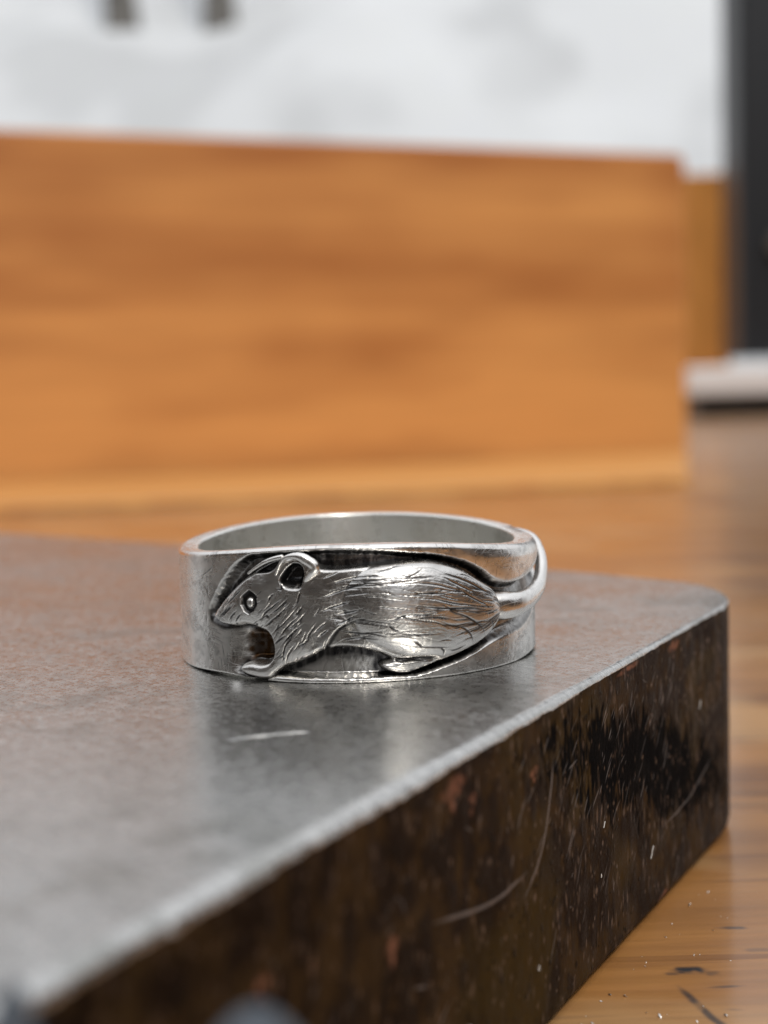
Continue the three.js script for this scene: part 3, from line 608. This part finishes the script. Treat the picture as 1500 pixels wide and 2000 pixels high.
  const CREASE_SIDE = 1;
  const ratGeo = grid(NX, NY, (i, j) => {
    const s = X0 + i * ST, y = Y0 + j * ST, d = D[j * NX + i];
    if (d < -0.12) return { p: at(s, y, RO - 0.75), c: BLACK, uv: [s / tile, y / tile] };
    const [h, c] = ratAt(s, y, d);
    return { p: at(s, y, RO + (d < 0 ? lerp(-0.56, -0.75, clamp(-d / 0.05)) : h)), c, uv: [s / tile + 0.37, y / tile + 0.21] };
  }, { keep: (i, j) => Math.max(D[j * NX + i], D[j * NX + i + 1], D[(j + 1) * NX + i], D[(j + 1) * NX + i + 1]) > -0.08 });
  const rat = mesh('rat_figure', ratGeo, silver, ring);
  const ratR = (s, y) => RO + ratAt(s, y, sdf(RAT, s, y))[0];

  const tube = (pts, n, m, rad, flat = 1, dark = false) => {        // pts: [arc, height, radius]; rad(t) -> mm; round caps by taper
    const c = new THREE.CatmullRomCurve3(pts.map(([s, y, r]) => new THREE.Vector3(...at(s, y, r))), false, 'centripetal');
    const g = grid(m + 1, n + 1, (i, j) => {
      const t = j / n, p = c.getPointAt(t), k = c.getTangentAt(t), out = new THREE.Vector3(p.x, 0, p.z).normalize(), side = new THREE.Vector3().crossVectors(k, out).normalize(), up = new THREE.Vector3().crossVectors(side, k).normalize();
      const a = (i / m) * 2 * Math.PI, r = rad(t) * Math.min(1, Math.sqrt(Math.max(0, 1 - (1 - Math.min(t, 1 - t) / 0.03) ** 2 * (Math.min(t, 1 - t) < 0.03 ? 1 : 0)))) * (1 + 0.07 * (noise(t * 26, i * 0.6, 9) - 0.5) + 0.04 * (noise(t * 70, i * 1.3, 10) - 0.5));
      p.addScaledVector(side, r * Math.cos(a)).addScaledVector(up, r * flat * Math.sin(a));
      return { p: [p.x, p.y, p.z], c: mix(BLACK, SILVER, dark ? sm(0.02, 0.09, t + 0.02 * noise(i * 0.5, 3)) : 1), uv: [(t * 12) / tile, (a * r) / tile] };
    });
    return g;
  };
  mesh('tail', tube([[8.62, 3.3, RO - 1.0], [9.0, 3.28, RO - 0.5], [9.5, 3.26, RO - 0.15], [10, 3.25, RO + 0.05], [11.5, 3.32, RO + 0.18], [13.2, 3.62, RO + 0.26], [14.6, 4.2, RO + 0.36], [15.8, 5.1, RO + 0.38], [17.6, 6.0, RO + 0.2], [20, 6.25, RO - 0.1], [22, 6.2, RO - 0.3]], 140, 28, (t) => (0.39 + 0.57 * Math.exp(-t / 0.22)) * lerp(1, 0.6, sm(0.6, 1, t)), 0.82, true), silver, rat);
  const earPts = OUT.EARRIM.map(([s, y], k, a) => [s, y, RO - 0.12 + 0.42 * Math.sin(Math.PI * clamp(k / (a.length - 1) * 0.9 + 0.05))]);
  mesh('ear', tube(earPts, 90, 18, (t) => 0.085 + 0.2 * sm(0.3, 0.62, t) * sm(1.0, 0.72, t), 0.9), silver, rat);
  mesh('ear', tube(OUT.FAREAR.map(([s, y], k) => [s, y, RO + 0.02 + 0.02 * k]), 40, 14, (t) => 0.07 + 0.06 * sm(0, 0.8, t)), silver, rat);
  { // eye: a low dome in its groove
    const base = RO + 0.02, cs = -5.72, cy = 4.15;
    const g = grid(25, 10, (i, j) => { const a = (i / 24) * 2 * Math.PI, b = (j / 9) * Math.PI / 2; return { p: at(cs + 0.27 * Math.cos(a) * Math.cos(b), cy + 0.33 * Math.sin(a) * Math.cos(b), base - 0.2 + (0.2 + ratR(-5.72, 4.9) - base + 0.02) * Math.pow(Math.sin(b), 0.6)), c: mix(SILVER, BLACK, 0.15), uv: [(i / 24) * 0.2, j * 0.02] }; });
    mesh('eye', g, silver, rat);
  }
}

// ---------------------------------------------------------------- cloth in the foreground, fibres and filings
{
  const clothMap = texture(256, 256, (u, v) => { const k = 0.8 + 0.25 * noise(u * 128, v * 16, 5, 128, 16) + 0.25 * noise(u * 16, v * 128, 6, 16, 128); return [0.075 * k, 0.088 * k, 0.105 * k]; }, true);
  const g = grid(90, 70, (i, j) => {
    const x = lerp(-8.7, 9, i / 89), z = lerp(51.2, 63, j / 69);
    const edge = sm(0, 0.1, i / 89) * sm(0, 0.25, 1 - i / 89) * sm(0, 0.08, j / 69) * sm(0, 0.3, 1 - j / 69);
    const h = 13.4 + 3.55 * Math.exp(-(((x + 1.3) / 2.5) ** 2)) + 4.6 * Math.exp(-(((x + 7.3) / 1.2) ** 2)) + 1.0 * Math.sin(x * 1.2 + z * 0.8) * 0.4 - 0.4 * Math.max(0, z - 53);
    return { p: [x, BENCH + 0.05 + h * Math.pow(edge, 0.35), z], uv: [x / 5, z / 5] };
  });
  tag(mesh('folded_cloth', g, new THREE.MeshStandardMaterial({ map: clothMap, roughness: 0.95, side: THREE.DoubleSide })), 'out-of-focus blue-grey folded cloth at the bottom edge', 'cloth');
}
{
  const n = 34, flake = new THREE.IcosahedronGeometry(0.05 * MM, 1).scale(1.9, 0.4, 0.8);
  const im = new THREE.InstancedMesh(flake, new THREE.MeshStandardMaterial({ color: new THREE.Color().setRGB(0.75, 0.72, 0.68), metalness: 1, roughness: 0.3 }), n);
  const m = new THREE.Matrix4(), q = new THREE.Quaternion(), e = new THREE.Euler();
  for (let k = 0; k < n; k++) {
    const t = rnd(), spread = 9 * rnd() * rnd(), z = lerp(17, -2, t), x = 9.2 + (17 - z) * 0.56 + 0.4 + spread, s = 0.4 + 1.5 * rnd() * rnd();
    m.compose(new THREE.Vector3(x * MM, (BENCH + 0.05 * s) * MM, z * MM), q.setFromEuler(e.set(rnd() * 0.5, rnd() * 6.3, rnd() * 0.5)), new THREE.Vector3(s, s, s));
    im.setMatrixAt(k, m);
  }
  im.name = 'metal_filings'; im.castShadow = im.receiveShadow = true;
  im.userData = { label: 'tiny bright metal filings scattered on the bench beside the block', category: 'filings', kind: 'stuff' };
  scene.add(im);
}
{ // lint caught on the rough side of the block: short white curls
  const bits = [[[21.2, -5.6], 0.5], [[12.4, -10.6], 0.6], [[16.6, -11.6], 0.7], [[8.2, -12.2], 0.5], [[12.6, -8.1], 0.35], [[4.6, -11.8], 0.4]].map(([[x, y], l], k) => {
    const z = -10.4 + (23.3 - x) * 1.887, o = [0.9 * 0.16, 0.45 * 0.16], a = k * 1.7;
    const p = [0, 1, 2, 3].map((q) => new THREE.Vector3((x + o[0] + 0.25 * l * q * Math.cos(a) * 0.47) * MM, (y + 0.3 * l * q * Math.sin(a + q * 0.5)) * MM, (z + o[1] - 0.25 * l * q * Math.cos(a) * 0.88) * MM));
    return new THREE.TubeGeometry(new THREE.CatmullRomCurve3(p), 12, 0.022 * MM, 6);
  });
  const m = mesh('lint', mergeGeometries(bits), new THREE.MeshStandardMaterial({ color: new THREE.Color().setRGB(0.8, 0.78, 0.74), roughness: 0.8 }));
  m.userData = { label: 'tiny white curls of lint clinging to the dark block side', category: 'lint', kind: 'stuff' };
}
renderer.render(scene, camera);
